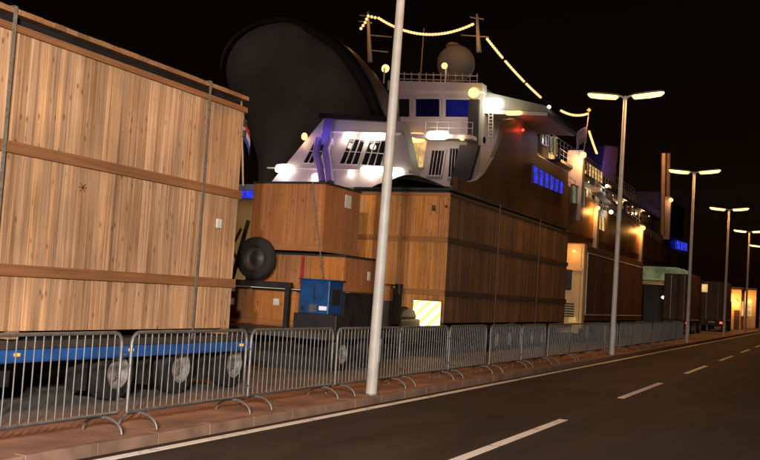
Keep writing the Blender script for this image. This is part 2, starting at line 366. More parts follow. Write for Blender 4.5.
blabels = {-2: 'steel barrier at the left edge of the photo, in front of the blue trailer',
           -1: 'steel barrier in front of the dark gap under the blue trailer',
           0: 'steel barrier before the three trailer wheels, between the first and second joint',
           1: 'steel barrier in front of the blue cabinet, left of the near lamp post',
           2: 'steel barrier right behind the near pale lamp post',
           3: 'steel barrier just below the bright chevron board'}
for i, k in enumerate(range(-2, 18)):
    o = b0 if i == 0 else copy_tree(b0)
    o.location = (-7.222 + random.uniform(-.03,.03), BY + BL*k, QZ+.004); o.rotation_euler.z = R(random.uniform(-1.1,1.1))
    o['label'] = blabels.get(k) or ('%s steel barrier to the right of the one below the chevron board' % ('first','second','third','fourth','fifth','sixth','seventh','eighth')[k-4] if k < 12 else 'small far steel barrier at the dim right end of the barrier row')

# ------------------------------------------------------------------ crates
def plank_wall(mb, face, a0, a1, c, z0, z1, w=.115, th=.025):
    """upright boards along X (face 'Y') or along Y (face 'X') at plane c; th sets the thickness and its side."""
    n = max(1, round((a1-a0)/w)); w = (a1-a0)/n
    for k in range(n):
        p0, p1 = a0+k*w+.0035, a0+(k+1)*w-.0035; j = random.uniform(-.0035,.0035)
        c0, c1 = sorted((c+j*(1 if th > 0 else 1), c+th))
        if face == 'X': mb.box(c0, c1, p0, p1, z0, z1)
        else: mb.box(p0, p1, c0, c1, z0, z1)
def crate(name, label, x0, x1, y0, y1, z0, z1, rails, side, end, rail_s, rail_e, rail_h=.15, w=.115, skids=True, lid_gap=True):
    t = thing(name, label, 'crate', ((x0+x1)/2, (y0+y1)/2, z0))
    zt = z1-.18 if lid_gap else z1-.05; zb = z0+(.1 if skids else 0)
    for c, th in ((x1, -.03), (x0, .03)): b = MB(); plank_wall(b, 'X', y0+.035, y1-.035, c, zb, zt, w, th); b.build('side_panel', side, t)
    for c, th in ((y0, .03), (y1, -.03)): b = MB(); plank_wall(b, 'Y', x0, x1, c, zb, zt, w, th); b.build('end_panel', end, t)
    for z in rails:
        if lid_gap and z > zt-.3: rail_h *= .62
        for c, s in ((x1, 1), (x0, -1)): MB().box(c+s*.004, c+s*.045, y0-.045, y1+.045, z, z+rail_h).build('rail', rail_s, t, .006)
        for c, s in ((y0, -1), (y1, 1)): MB().box(x0, x1, c+s*.004, c+s*.045, z, z+rail_h-.002).build('rail', rail_e, t, .006)
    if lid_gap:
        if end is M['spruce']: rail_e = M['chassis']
        MB().box(x0+.09, x1-.09, y0+.09, y1-.09, zt-.3, z1-.07).build('gap_shade', M['rimdark'], t)  # near-black core paints the shade inside the lid gap
        l = MB(); n = max(1, round((y1-y0)/.2))
        for k in range(n): yy = y0-.05+(y1-y0+.1)*k/n; l.box(x0-.05, x1+.05, yy+.002, yy+(y1-y0+.1)/n-.002, z1-.065, z1+random.uniform(-.004,.004))
        l.build('lid', rail_e, t)
    else: MB().box(x0-.02, x1+.02, y0-.02, y1+.02, zt, z1).build('lid', M['chassis'], t, .006)
    if skids:
        for yy in (y0, (y0+y1)/2-.08, y1-.16): MB().box(x0, x1, yy, yy+.16, z0, z0+.098).build('skid', rail_e, t)
    return t

# the big pale crate on the near trailer
c1 = crate('wooden_crate', 'huge pale pine crate with three brown rails, on the blue trailer at left', -12.1, -8.9, 4.2, 13.43, 1.02, 4.95, (1.78, 3.24, 4.68), M['pine'], M['pine'], M['pine_rail'], M['pine_rail_x'], rail_h=.14, w=.1)
for y in (8.36, 12.36):
    MB().prism([(-8.845,y-.028,.96),(-8.845,y+.028,.96),(-8.84,y+.028,4.97),(-8.84,y-.028,4.97)], (.006,0,0)).build('strap', M['strap'], c1)
    MB().box(-12.2, -8.836, y-.03, y+.03, 4.962, 4.97).build('strap', M['strap'], c1)
MB().box(-8.9, -8.88, 12.86, 12.99, 2.72, 2.86).build('paper_label', M['label'], c1)
for z in (4.46, 4.28, 3.2, 1.72, 1.5): MB().box(-8.93, -8.87, 13.44, 13.5, z, z+.11).build('corner_clip', M['steel'], c1)
st = MB()     # the small stencilled mark on the boards
for a in (0, 50, 130): st.beam((-8.893, 9.78-.07*math.cos(R(a)), 2.98-.07*math.sin(R(a))), (-8.893, 9.78+.07*math.cos(R(a)), 2.98+.07*math.sin(R(a))), .004, .013)
st.build('stencil_mark', M['dark_board'], c1)

def wheel(parent, x, y, z, r=.4, w=.26, s=1):
    wv = MB().lathe([(r*.58,0),(r*.9,0),(r*.97,s*w*.08),(r,s*w*.2),(r,s*w*.8),(r*.97,s*w*.92),(r*.9,s*w),(r*.58,s*w)], (x,y,z), 'X', 28).build('wheel', M['rubber'], parent)
    q = MB().lathe([(r*.6,s*w*.99),(r*.56,s*w*.8),(r*.5,s*w*.62),(r*.36,s*w*.55),(r*.30,s*w*.72),(r*.18,s*w*.78),(r*.0,s*w*.80)], (x,y,z), 'X', 28)
    for k in range(8):
        a = R(45*k); q.tube([(x+s*w*.55, y+r*.26*math.cos(a), z+r*.26*math.sin(a)), (x+s*w*.8, y+r*.26*math.cos(a), z+r*.26*math.sin(a))], .015, 6)
    q.build('rim', M['rim'], wv)
    return wv
# near blue trailer
tr = thing('lowbed_trailer', 'blue flatbed trailer with three axles under the big pale crate', 'trailer', (-10.5, 9, QZ))
MB().box(-12.2, -8.86, 3.5, 14.1, .90, 1.0).build('deck', M['steel'], tr, .01)
for x0, x1 in ((-8.96,-8.82),(-12.24,-12.1)): MB().box(x0, x1, 3.5, 14.1, .74, .898).build('side_rail', M['blue'], tr, .008)
for x in (-9.9,-11.2): MB().box(x-.08, x+.08, 3.4, 14, .5, .898).build('chassis_beam', M['chassis'], tr)
for y in (10.84, 12.29, 13.76):
    for x, s in ((-9.0,-1),(-12.05,1)): wheel(tr, x - (.0 if s < 0 else 0), y, QZ+.40, .40, .28, 1 if s < 0 else -1).location.x += (-.24 if s < 0 else .24)
    MB().tube([(-11.6,y,QZ+.4),(-9.4,y,QZ+.4)], .07, 10).build('axle', M['chassis'], tr)
for y in (10.2, 11.55, 13.0): MB().prism([(-9.0,y,.86),(-9.0,y+.07,.86),(-9.0,y+.07,.3),(-9.0,y,.3)], (-.32,0,0)).build('mudguard', M['chassis'], tr)
for y in (8.8, 10.9, 13.7): MB().box(-8.82, -8.79, y-.035, y+.035, .825, .86).build('marker_light', M['e_amber'], tr)
MB().box(-9.3, -9.1, 5.0, 9.0, .42, .62).build('side_guard', M['chassis'], tr)

# the long dark crate further back
c2 = crate('wooden_crate', 'long tall crate with shade-darkened boards down its side and orange end, behind the chevron board', -13.05, -10.0, 26.0, 39.9, .98, 4.95, (1.85, 3.38, 4.72), M['dark_board'], M['spruce'], M['dark_shade_rail'], M['spruce_rail'], rail_h=.16, w=.17)  # side boards and rails coloured darker to carry the shade
for y in (30.5, 35.4): MB().box(-9.955, -9.945, y-.03, y+.03, 1.0, 4.96).build('strap', M['strap'], c2)
MB().box(-10.55, -10.43, 25.985, 25.996, 4.28, 4.45).build('paper_label', M['steel'], c2)
MB().box(-10.14, -10.07, 25.985, 25.996, 4.38, 4.46).build('paper_label', M['chassis'], c2)
tp = MB(); V = []; nx, ny = 14, 26
for i in range(nx+1):
    for j in range(ny+1):
        u, v = i/nx, j/ny; hgt = .44*math.sin(math.pi*u**.75)**.9*(.75+.25*math.sin(v*9+u*3))*min(1, 6*v+.55)*min(1, 6*(1-v)+.2)
        V.append((-12.5+2.35*u+.05*math.sin(v*17), 26.0+7*v+.06*math.sin(u*11), 4.962+hgt))
tp.poly(V, [(i*(ny+1)+j, (i+1)*(ny+1)+j, (i+1)*(ny+1)+j+1, i*(ny+1)+j+1) for i in range(nx) for j in range(ny)], True)
tpo = tp.build('tarpaulin', M['rimdark']); tag(tpo, 'black humped tarpaulin lying on top of the long dark crate', 'tarpaulin')
so = tpo.modifiers.new('thick', 'SOLIDIFY'); so.thickness = .008; so.offset = 1
tr2 = thing('lowbed_trailer', 'black gooseneck trailer under the long dark crate', 'trailer', (-11.5, 33, QZ))
MB().box(-13.1, -9.95, 25.3, 41, .84, .975).build('deck', M['chassis'], tr2, .01)
for x in (-10.7,-12.3): MB().box(x-.09, x+.09, 19.0, 41, .5, .838).build('chassis_beam', M['chassis'], tr2)
for y in (31, 32.4, 33.8, 35.2, 36.6):
    for x, s in ((-10.25,1),(-12.8,-1)): wheel(tr2, x, y, QZ+.4, .4, .25, s)
MB().box(-11.5, -10.2, 23.3, 24.8, .5, 1.18).build('toolbox', M['chassis'], tr2, .05)
g = MB(); g.prism([(-9.95,21.2,1.05),(-9.95,22.9,1.05),(-9.95,22.9,1.75),(-9.95,22.2,2.05),(-9.95,21.6,1.6)], (-1.0,0,0)); g.build('gooseneck', M['chassis'], tr2, .04)
g = MB(); g.prism([(-10.25,23.4,1.18),(-10.25,24.7,1.18),(-10.25,24.5,1.42),(-10.25,24.0,1.5),(-10.25,23.6,1.42)], (-1.3,0,0)); g.build('fender', M['chassis'], tr2, .06)
MB().tube([(-10.6,24.1,1.5),(-10.6,24.1,2.1)], .11, 12).build('exhaust_stack', M['chassis'], tr2)
cv = thing('chevron_board', 'yellow and orange striped reflective hazard board, its flash glare emissive, at the end of the long dark crate', 'hazard board', (-10.22, 25.2, 1.0))
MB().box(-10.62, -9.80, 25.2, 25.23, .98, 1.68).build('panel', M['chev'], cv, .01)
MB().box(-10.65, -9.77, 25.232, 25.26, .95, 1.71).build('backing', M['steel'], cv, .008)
light('AREA', (-10.2, 25.15, 1.33), (1,.7,.3), 3, cv, .6, (0,-1,0))  # added light, spreads the board's glare to its surroundings

# middle group: crates on a dark trailer
tm = thing('drawbar_trailer', 'dark trailer carrying the small stacked crates and the spare wheel', 'trailer', (-11, 20, QZ))
MB().box(-13.2, -9.3, 17.6, 21.0, .80, .95).build('deck', M['steel'], tm, .01)
for y in (18.6, 20.0):
    for x, s in ((-9.65,1),(-12.9,-1)): wheel(tm, x, y, QZ+.36, .36, .24, s)
MB().box(-12.9, -10.72, 18.45, 18.6, 1.80, 1.94).build('wheel_carrier', M['chassis'], tm, .01)
for x in (-12.75, -10.8): MB().box(x-.05, x+.05, 18.46, 18.58, .95, 1.80).build('carrier_post', M['chassis'], tm)
MB().beam((-12.55,18.6,1.0),(-12.1,18.75,3.3), .07, .07).build('side_stake', M['chassis'], tm)
MB().beam((-12.75,18.6,1.95),(-12.25,18.7,3.1), .05, .05).build('side_stake', M['steel'], tm)
MB().beam((-12.6,18.6,2.9),(-12.2,18.65,2.3), .05, .05).build('side_stake', M['steel'], tm)
sw = thing('spare_wheel', 'spare wheel standing on the black carrier in front of the small crates', 'wheel', (-11.6, 18.5, 1.95))
MB().lathe([(.28,0),(.43,0),(.475,-.05),(.485,-.12),(.475,-.2),(.43,-.25),(.28,-.25)][::-1], (-11.66,18.62,2.435), 'Y', 32).build('tyre', M['rubber'], sw)
q = MB().lathe([(.29,-.22),(.27,-.12),(.17,-.06),(.13,-.13),(.0,-.14)], (-11.66,18.62,2.435), 'Y', 28); q.build('rim', M['steel'], sw)
lc = crate('wooden_crate', 'low brown plywood crate beneath the spare wheel, with a pale label', -13.2, -10.72, 18.85, 20.6, .955, 1.78, (.98,), M['ply'], M['ply'], M['spruce_rail'], M['spruce_rail'], .12, .6, False, False)
MB().box(-11.35,-11.2,18.83,18.845,1.42,1.56).build('paper_label', M['label'], lc)
MB().box(-12.02,-11.92,18.82,18.846,1.0,1.75).build('batten', M['spruce_rail'], lc)
MB().box(-10.86,-10.76,18.82,18.846,1.0,1.75).build('batten', M['spruce_rail'], lc)
bc = crate('wooden_crate', 'plain brown crate beneath the small upper crate, with a red stripe', -12.3, -9.75, 19.1, 20.9, 1.8, 2.62, (1.82,), M['ply'], M['ply'], M['spruce_rail'], M['spruce_rail'], .1, .8, False, False)
bc.location.z += 0
MB().box(-10.82,-10.76,19.05,19.095,1.83,2.55).build('red_stripe', M['red'], bc)
MB().box(-9.745,-9.73,20.3,20.42,2.1,2.3).build('paper_label', M['label'], bc)
sup = MB()
for x in (-10.6,-9.85): sup.box(x-.06,x+.06,19.3,20.8,.955,1.795)
sup.build('support_post', M['chassis'], tm)
uc = crate('wooden_crate', 'small orange plywood crate on top of the stack beside the spare wheel', -12.12, -10.25, 18.9, 20.7, 2.66, 4.22, (2.66,), M['ply'], M['ply'], M['spruce_rail'], M['spruce_rail'], .14, .95, False, False)
for x in (-11.2, -10.32): MB().box(x-.04,x+.04,18.86,18.896,2.8,4.15).build('batten', M['spruce_rail'], uc)
MB().box(-10.246,-10.235,19.9,20.2,3.75,4.05).build('paper_label', M['label'], uc)
MB().tube([(-10.55,18.85,4.2),(-10.3,18.75,3.2),(-10.05,18.7,2.1)], .018, 6).build('strap', M['strap'], uc)
# blue power cabinet
pc = thing('power_cabinet', 'bright blue equipment cabinet between the spare wheel and the near lamp post', 'cabinet', (-10.15,18.6,1.25))
MB().box(-10.38,-9.66,18.3,18.95,1.3,2.02).build('body', M['bluebox'], pc, .02)
MB().box(-10.41,-9.63,18.26,18.99,2.02,2.05).build('cover', M['bluebox'], pc, .01)
MB().box(-10.12,-9.95,18.285,18.298,1.34,1.5).build('vent_plate', M['galv'], pc)
MB().box(-9.66,-9.652,18.42,18.82,1.5,1.85).build('side_louvre', M['chassis'], pc)
dh = MB(); dh.tube([(-9.99,18.29,1.62),(-9.99,18.26,1.66),(-9.99,18.26,1.8),(-9.99,18.29,1.84)], .012, 6); dh.build('door_handle', M['chassis'], pc)
MB().box(-10.028,-10.02,18.29,18.299,1.52,1.98).build('door_seam', M['chassis'], pc)
MB().box(-9.88,-9.70,18.285,18.298,1.39,1.475).build('reflective_plate', glow('plate_glare', (1,.85,.85), .9), pc)  # emission stands for light thrown back by the plate
MB().box(-10.33,-10.24,18.285,18.298,1.36,1.46).build('socket', M['chassis'], pc)
MB().box(-10.5,-9.45,18.3,19.0,.95,1.3).build('base', M['chassis'], pc, .02)
bx = thing('wooden_box', 'small pale brown box behind the blue cabinet, left of the lamp post', 'box', (-9.9,21.0,1.5))
MB().box(-10.1,-9.45,20.97,21.15,1.65,2.02).build('body', M['ply'], bx, .01)
MB().box(-10.13,-9.42,20.94,21.18,2.02,2.05).build('lid', M['chassis'], bx)
MB().box(-10.1,-9.45,20.97,21.15,1.0,1.648).build('stand', M['chassis'], bx)

# ------------------------------------------------------------------ lorries and kiosk along the quay
lo = thing('lorry', 'maroon curtain-sided lorry with cream front and black mirror, beyond the long crate', 'lorry', (-11.2, 50, QZ))
MB().box(-12.5,-10.0,43.0,43.5,.75,4.56).build('cab', M['truckpale'], lo, .06)
MB().box(-12.45,-10.04,42.9,42.995,3.3,3.42).build('sun_visor', M['truckpale'], lo, .02)
gr = MB()
for k in range(6): gr.box(-12.3,-10.35,42.965,42.995,1.25+.11*k,1.31+.11*k)
gr.build('grille', M['chassis'], lo)
MB().box(-10.14,-10.125,42.985,42.998,1.1,4.4).build('panel_seam', M['chassis'], lo)
MB().lathe([(0,-.07),(.09,0),(0,.07)], (-10.45,42.9,4.2), 'Z', 10).build('roof_light', M['e_yellow'], lo); light('POINT', (-10.45,42.5,4.1), SODIUM, 18, lo, .1)
MB().box(-12.3,-10.85,42.97,42.995,2.0,3.2).build('windscreen', M['glass'], lo)
MB().box(-12.45,-10.1,42.9,42.995,.55,1.0).build('bumper', M['truckpale'], lo, .03)
MB().box(-10.72,-10.45,42.68,42.76,2.45,3.35).build('mirror', M['chassis'], lo, .03)
MB().tube([(-10.5,42.99,3.3),(-10.52,42.72,3.32)], .025, 6).build('mirror_arm', M['chassis'], lo)
MB().box(-10.55,-10.25,42.93,42.992,1.02,1.25).build('headlight', M['e_room'], lo, .02)
MB().box(-12.5,-10.0,43.55,58.0,1.12,4.5).build('cargo_box', M['truckdark'], lo, .02)
MB().box(-9.998,-9.97,43.6,58.0,4.14,4.20).build('top_trim', M['trim'], lo)
MB().box(-9.998,-9.97,43.6,58.0,1.36,1.41).build('bottom_trim', M['trim'], lo)
MB().box(-9.998,-9.97,43.56,43.66,1.42,4.13).build('corner_trim', M['trim'], lo)
for k in range(1, 8): y = 43.7+14.2*k/8; MB().box(-9.998,-9.984,y-.02,y+.02,1.42,4.13).build('curtain_strap', M['truckdark'], lo)
for y in (44.2, 53.6, 54.9, 56.2):
    for x, s in ((-10.3,1),(-12.2,-1)): wheel(lo, x, y, QZ+.5, .5, .28, s)
MB().box(-12.2,-10.3,43.2,57.8,.7,1.1).build('chassis_beam', M['chassis'], lo)

def box_truck(name, label, x0, x1, y0, y1, z1, m, cabm, rear=True):
    t = thing(name, label, 'lorry', ((x0+x1)/2, (y0+y1)/2, QZ))
    MB().box(x0,x1,y0,y1,1.1,z1).build('cargo_box', m, t, .04)
    MB().box(x0+.1,x1-.1,y1+.1,y1+2.1,.6,3.0).build('cab', cabm, t, .1)
    MB().box(x0+.1,x1-.1,y0+.1,y1+2,.65,1.09).build('chassis_beam', M['chassis'], t)
    for y in (y0+1.2, y0+2.5, y1+.9):
        for x, s in ((x1-.3,1),(x0+.3,-1)): wheel(t, x, y, QZ+.48, .48, .28, s)
    for x in (x0+.25, x1-.25): MB().box(x-.1,x+.1,y0-.03,y0-.002,.85,1.0).build('tail_light', M['e_red'] if x > x1-1 else M['red'], t)
    for a, b in ((x0+.06, (x0+x1)/2-.01), ((x0+x1)/2+.01, x1-.06)):
        d = MB().box(a,b,y0-.02,y0-.002,1.15,z1-.1).build('rear_door', m, t)
        MB().tube([((a+b)/2,y0-.045,1.15),((a+b)/2,y0-.045,z1-.12)], .025, 6).build('lock_bar', M['trim'], d)
    MB().box((x0+x1)/2-.26,(x0+x1)/2+.26,y0-.03,y0-.004,.9,1.01).build('blank_plate', M['label'], t)
    MB().box(x1+.002,x1+.02,y0,y1,1.12,1.2).build('side_trim', M['trim'], t)
    return t
box_truck('lorry', 'dark closed lorry with one small red light, under the ferry stern', -11.2, -9.2, 74, 79, 4.5, M['truckdark'], M['shipdark'])
bt = box_truck('lorry', 'brown covered lorry lit orange at its top corner, beside the fourth street lamp', -10.7, -8.6, 92, 98, 4.6, M['truckdark'], M['shipdark'])
MB().box(-10.6,-10.1,91.9,91.97,3.6,4.3).build('lamplight_patch', M['e_room'], bt)  # emissive patch painting lamplight on the cargo corner

def car(label, x, y, m):
    t = thing('parked_car', label, 'car', (x, y, QZ)); w = .86
    sec = [(-2.1,.5,.75),(-2.0,.38,.92),(-1.0,.3,1.0),(2.0,.32,1.0),(2.15,.45,.9)]
    b = MB(); prof = [(-2.1,.3),(-2.12,.62),(-1.95,.82),(-1.0,.93),(1.9,.98),(2.12,.85),(2.14,.3)]
    b.prism([(x-w, y+a, QZ+c) for a, c in prof], (2*w,0,0)); b.build('body', m, t, .06)
    c = MB(); c.prism([(x-w+.08, y+a, QZ+cc) for a, cc in ((-1.05,.94),(-.35,1.42),(1.2,1.44),(1.85,.97))], (2*w-.16,0,0)); c.build('cabin', M['glass'], t, .05)
    MB().box(x-w+.12,x+w-.12,y-.35,y+1.2,QZ+1.425,QZ+1.465).build('roof', m, t, .02)
    for s in (-1, 1): MB().box(x+s*.6-.16,x+s*.6+.16,y-2.16,y-2.06,QZ+.6,QZ+.74).build('headlight', M['e_headlight'], t, .02)
    for yy in (-1.35, 1.35):
        for s in (-1, 1): wheel(t, x+s*.62, y+yy, QZ+.31, .31, .22, s)
    return t
car('dark car parked in front of the lit kiosk far along the quay', -10.3, 105, M['truckdark'])
ca = thing('canopy_booth', 'pale green lit booth with a flat canopy between the maroon lorry and the dark lorry', 'booth', (-13, 85, QZ))
MB().box(-15.2,-11.4,82.0,89,4.35,5.3).build('canopy', M['e_green'], ca, .03)
MB().box(-15.3,-11.3,81.9,89.1,3.85,4.1).build('canopy_edge', M['truckpale'], ca)
for x in (-15.0,-11.6):
    for y in (82.4,88.6): MB().tube([(x,y,QZ),(x,y,4.35)], .1, 10).build('post', M['steel'], ca)
MB().box(-15,-11.6,88,88.5,QZ,3.84).build('back_wall', M['shipdark'], ca)
MB().lathe([(0,-.14),(.16,0),(0,.14)], (-12.5,82.3,2.8), 'Z', 12).build('lamp', M['e_headlight'], ca); light('POINT', (-12.5,82.0,2.7), (.9,1,.75), 40, ca, .2)
ki = thing('kiosk', 'small kiosk with orange lit windows far along the quay, left of the fifth lamp', 'kiosk', (-9.5, 112, QZ))
MB().box(-10.6,-8.6,110,114,QZ,4.4).build('wall', M['truckpale'], ki, .03)
MB().box(-10.8,-8.45,109.8,114.2,4.4,4.65).build('roof', M['steel'], ki)
MB().box(-10.4,-9.5,109.95,109.99,3.0,4.1).build('window', M['e_room'], ki)
MB().box(-8.59,-8.56,110.4,112.6,1.6,3.2).build('window', M['e_room'], ki)
MB().box(-9.3,-8.75,109.95,109.99,QZ,2.2).build('door', M['truckdark'], ki)
MB().lathe([(.0,-.16),(.14,-.08),(.16,0),(.14,.08),(.0,.16)], (-9.2,109.7,3.2), 'Z', 12).build('wall_lamp', M['e_yellow'], ki)
light('POINT', (-9.3,109.2,3.1), SODIUM, 220, ki, .3)
ki2 = thing('kiosk', 'dim pale hut at the far right edge beyond the fifth lamp', 'kiosk', (-9, 133, QZ))
MB().box(-10.3,-8.5,131,136,QZ,4.9).build('wall', M['truckpale'], ki2, .03); MB().box(-10.5,-8.4,130.8,136.2,4.9,5.15).build('roof', M['steel'], ki2)
MB().box(-9.6,-9.0,130.95,130.99,1.6,3.6).build('window', M['e_room'], ki2)
light('POINT', (-9.4,129.8,3.6), SODIUM, 160, ki2, .3)

# ------------------------------------------------------------------ the ferry
fe = thing('ferry', 'large car ferry moored behind the crates with its dark bow visor raised', 'ferry', (-35, 130, -1.6))
XS, XP = -25.0, -45.0
hull = [(XS,66.5,-2.5),(XS,66.3,10.6),(XS,68.6,10.5),(XS,70.5,10.9),(XS,72.2,11.7),(XS,74.2,13.2),(XS,75.6,14.7),(XS,76.4,15.8),(XS,76.8,16.8),(XS,79,17.3),(XS,82,17.7),(XS,85.2,17.9),(XS,86.6,16.9),(XS,86.8,15.3),
        (XS,98.5,15.3),(XS,98.7,14.0),(XS,112,13.4),(XS,150,12.6),(XS,197,12.0),(XS,197,-2.5)]
MB().prism(hull, (-.35,0,0)).build('hull_side', M['hull'], fe)
MB().box(XP,XS-.36,70,197,-2.5,9.0).build('hull', M['hull'], fe)
hb = MB(); hb.box(XP,-44.3,66.4,70,-2.5,9.4); hb.box(-30,XS-.36,66.4,70,-2.5,9.4); hb.box(-44.3,-30,66.4,70,8.6,9.4); hb.box(-44.3,-30,66.4,70,-2.5,.3)
hb.build('bow_frame', M['hull'], fe)
MB().box(-44.2,-30.1,69.6,69.98,.3,8.55).build('car_deck', M['e_bay'], fe)
MB().box(-44.6,-41.5,66.2,66.38,8.75,9.35).build('blue_strip_light', M['e_blue'], fe)
dk = MB().box(XP+.2,XS-.4,66.4,196,9.42,9.9); dk.build('fore_deck', M['deckgrey'], fe)
# raked fore house
A = onY(272,180,63); Bp = onY(325,117,67.2); n = (Bp-A).cross(Vector((1,0,0))).normalized()
def rk(px, py, d=0): return onP(px, py, A, n) + Vector((0,-d,0))
fh = MB().prism([rk(268,186), rk(325,117), rk(402,121), rk(417,188)], (0,1.3,0)).build('fore_house', M['white'], fe)
for q in ([(303,163),(316,139),(328,140),(319,164)], [(339,164),(350,139),(366,140),(358,165)], [(361,165),(370,140),(388,141),(381,167)]):
    w = MB().prism([rk(x, y, .02) for x, y in q], (0,.1,0)).build('window', M['glass'], fh)
    fr = MB(); c4 = [rk(x, y, .06) for x, y in q]
    for i in range(4): fr.beam(c4[i], c4[(i+1) % 4], .07, .07)
    for s in (.33,.66): fr.beam(c4[0].lerp(c4[3], s), c4[1].lerp(c4[2], s), .07, .06)
    fr.beam(c4[0].lerp(c4[1], .5), c4[3].lerp(c4[2], .5), .05, .06)
    fr.build('window_frame', M['white'], w)
for a, b in (((268,168),(410,172)), ((322,132),(402,134))):
    MB().beam(rk(*a,.1), rk(*b,.1), .12, .12).build('ledge', M['white'], fh)
MB().prism([rk(322,114,.5), rk(322,119,.5), rk(395,123,.5), rk(395,118,.5)], (0,1.4,0)).build('hinge_beam', M['shipdark'], fe)
MB().prism([rk(327,119,.4), rk(336,119,.4), rk(331,143,.4), rk(323,142,.4)], (0,.3,0)).build('hinge_arm', M['violet'], fe)
hy = MB()
hy.tube([rk(323,141,.7), rk(321,155,.8), rk(324,168,.7), rk(326,184,.6)], .28, 10); hy.tube([rk(334,141,.7), rk(331,152,.8), rk(333,168,.7), rk(334,184,.6)], .3, 10)
hy.prism([rk(321,139,.7), rk(336,139,.7), rk(336,146,.7), rk(321,146,.7)], (0,.4,0))
hy.build('hydraulic_arm', M['violet'], fe)
def flood(px, py, pl, w, h, m='e_white', watts=60, col=(1,.80,.62), aim=(0,-.3,-1), name='floodlight', off=Vector((0,-.25,0)), lw=.5):
    p = pl(px, py) + off
    b = MB(); V = []; ns, nr = 16, 7      # a rounded lens, broad or round
    for i in range(nr+1):
        a = math.pi*i/nr - math.pi/2
        for k in range(ns):
            t_ = 2*math.pi*k/ns; e = .55 if w > 1 else 1
            cx, sz = math.cos(t_), math.sin(t_)
            V.append((p.x + w/2*math.cos(a)*math.copysign(abs(cx)**e, cx), p.y + .22*math.sin(a), p.z + h/2*math.cos(a)*math.copysign(abs(sz)**e, sz)))
    b.poly(V, [(i*ns+k, i*ns+(k+1) % ns, (i+1)*ns+(k+1) % ns, (i+1)*ns+k) for i in range(nr) for k in range(ns)], True).build(name, M[m], fe)
    if watts: light('POINT', p+Vector((0,-lw,-.1)), col, watts*.12, fe, .25)
VIO = (.85,.50,.85)
flood(350,136,rk,1.0,.55,watts=260); flood(373,137,rk,2.0,.6,watts=420); flood(306,137,rk,.5,.6,'e_yellow',260,(1,.62,.3))
flood(286,169,rk,1.6,.7,watts=420,col=(.85,.85,1)); flood(318,177,rk,.8,.5,watts=140); flood(352,173,rk,.4,.4,watts=60); flood(374,170,rk,2.0,.5,watts=300); flood(397,172,rk,1.2,.6,watts=200)
light('POINT', rk(345,150)+Vector((0,-5,1)), VIO, 150, fe, .6); light('POINT', rk(300,165)+Vector((0,-4,-.5)), VIO, 90, fe, .6)  # added violet fills without fittings, tinting the fore house
light('POINT', rk(330,128)+Vector((0,-2,0)), (.2,.2,1), 60, fe, .4)  # added blue tint light, no fitting
# raised bow visor: a deep shell with a dark rim, standing behind the fore house
YV = 70.0
out = [(264,192),(254,160),(241,122),(228,97),(221,70),(228,45),(248,27),(275,19),(297,21),(314,31),(334,43),(348,57),(359,73),(370,92),(378,112),(385,130),(380,152),(362,172)]
def crom(P, m=4):
    n = len(P); o = []
    for i in range(n):
        a, b, c, d = (Vector(P[(i+k-1) % n]) for k in range(4))
        for j in range(m):
            t = j/m; o.append(.5*((2*b)+(c-a)*t+(2*a-5*b+4*c-d)*t*t+(3*b-a-3*c+d)*t**3))
    return o
V0 = crom([onY(x, y, YV) for x, y in out]); cen = sum(V0, Vector())/len(V0)
def ringv(sc, dy, push=Vector((0,0,0))): return [cen + (v-cen)*sc + Vector((0,dy,0)) + push for v in V0]
rings = [ringv(.94,2.2), ringv(.965,.3), ringv(1.0,0), ringv(1.045,1.2), ringv(1.05,3.2), ringv(.98,5.2), ringv(.75,6.6), ringv(.4,7.2)]
nv = len(V0); vm = MB()
V = [p for r in rings[2:] for p in r]; k_ = len(rings)-2
vm.poly(V, [(i*nv+j, i*nv+(j+1) % nv, (i+1)*nv+(j+1) % nv, (i+1)*nv+j) for i in range(k_-1) for j in range(nv)] + [tuple((k_-1)*nv+j for j in range(nv))], True)
vis = vm.build('bow_visor', M['shipdark'], fe)
inn = MB(); V = [p for r in (ringv(.965,.35), ringv(.93,1.6), ringv(.6,2.2), ringv(.2,2.5)) for p in r]
inn.poly(V, [(i*nv+j, (i+1)*nv+j, (i+1)*nv+(j+1) % nv, i*nv+(j+1) % nv) for i in range(3) for j in range(nv)] + [tuple(3*nv+j for j in range(nv-1,-1,-1))], True)
inn.build('visor_lining', M['visor'], vis)
rk0 = 16; rl_ = V0[rk0:68]; rm = MB(); rm.tube([v+Vector((0,-.1,0)) for v in rl_], [.14+.4*min(1, k/30) for k in range(len(rl_))], 10); rm.build('visor_rim', M['rimdark'], vis)
light('POINT', (-41,56,12), (1,.75,.5), 380, fe, .8)  # weak added fill for the visor, no lamp stands there
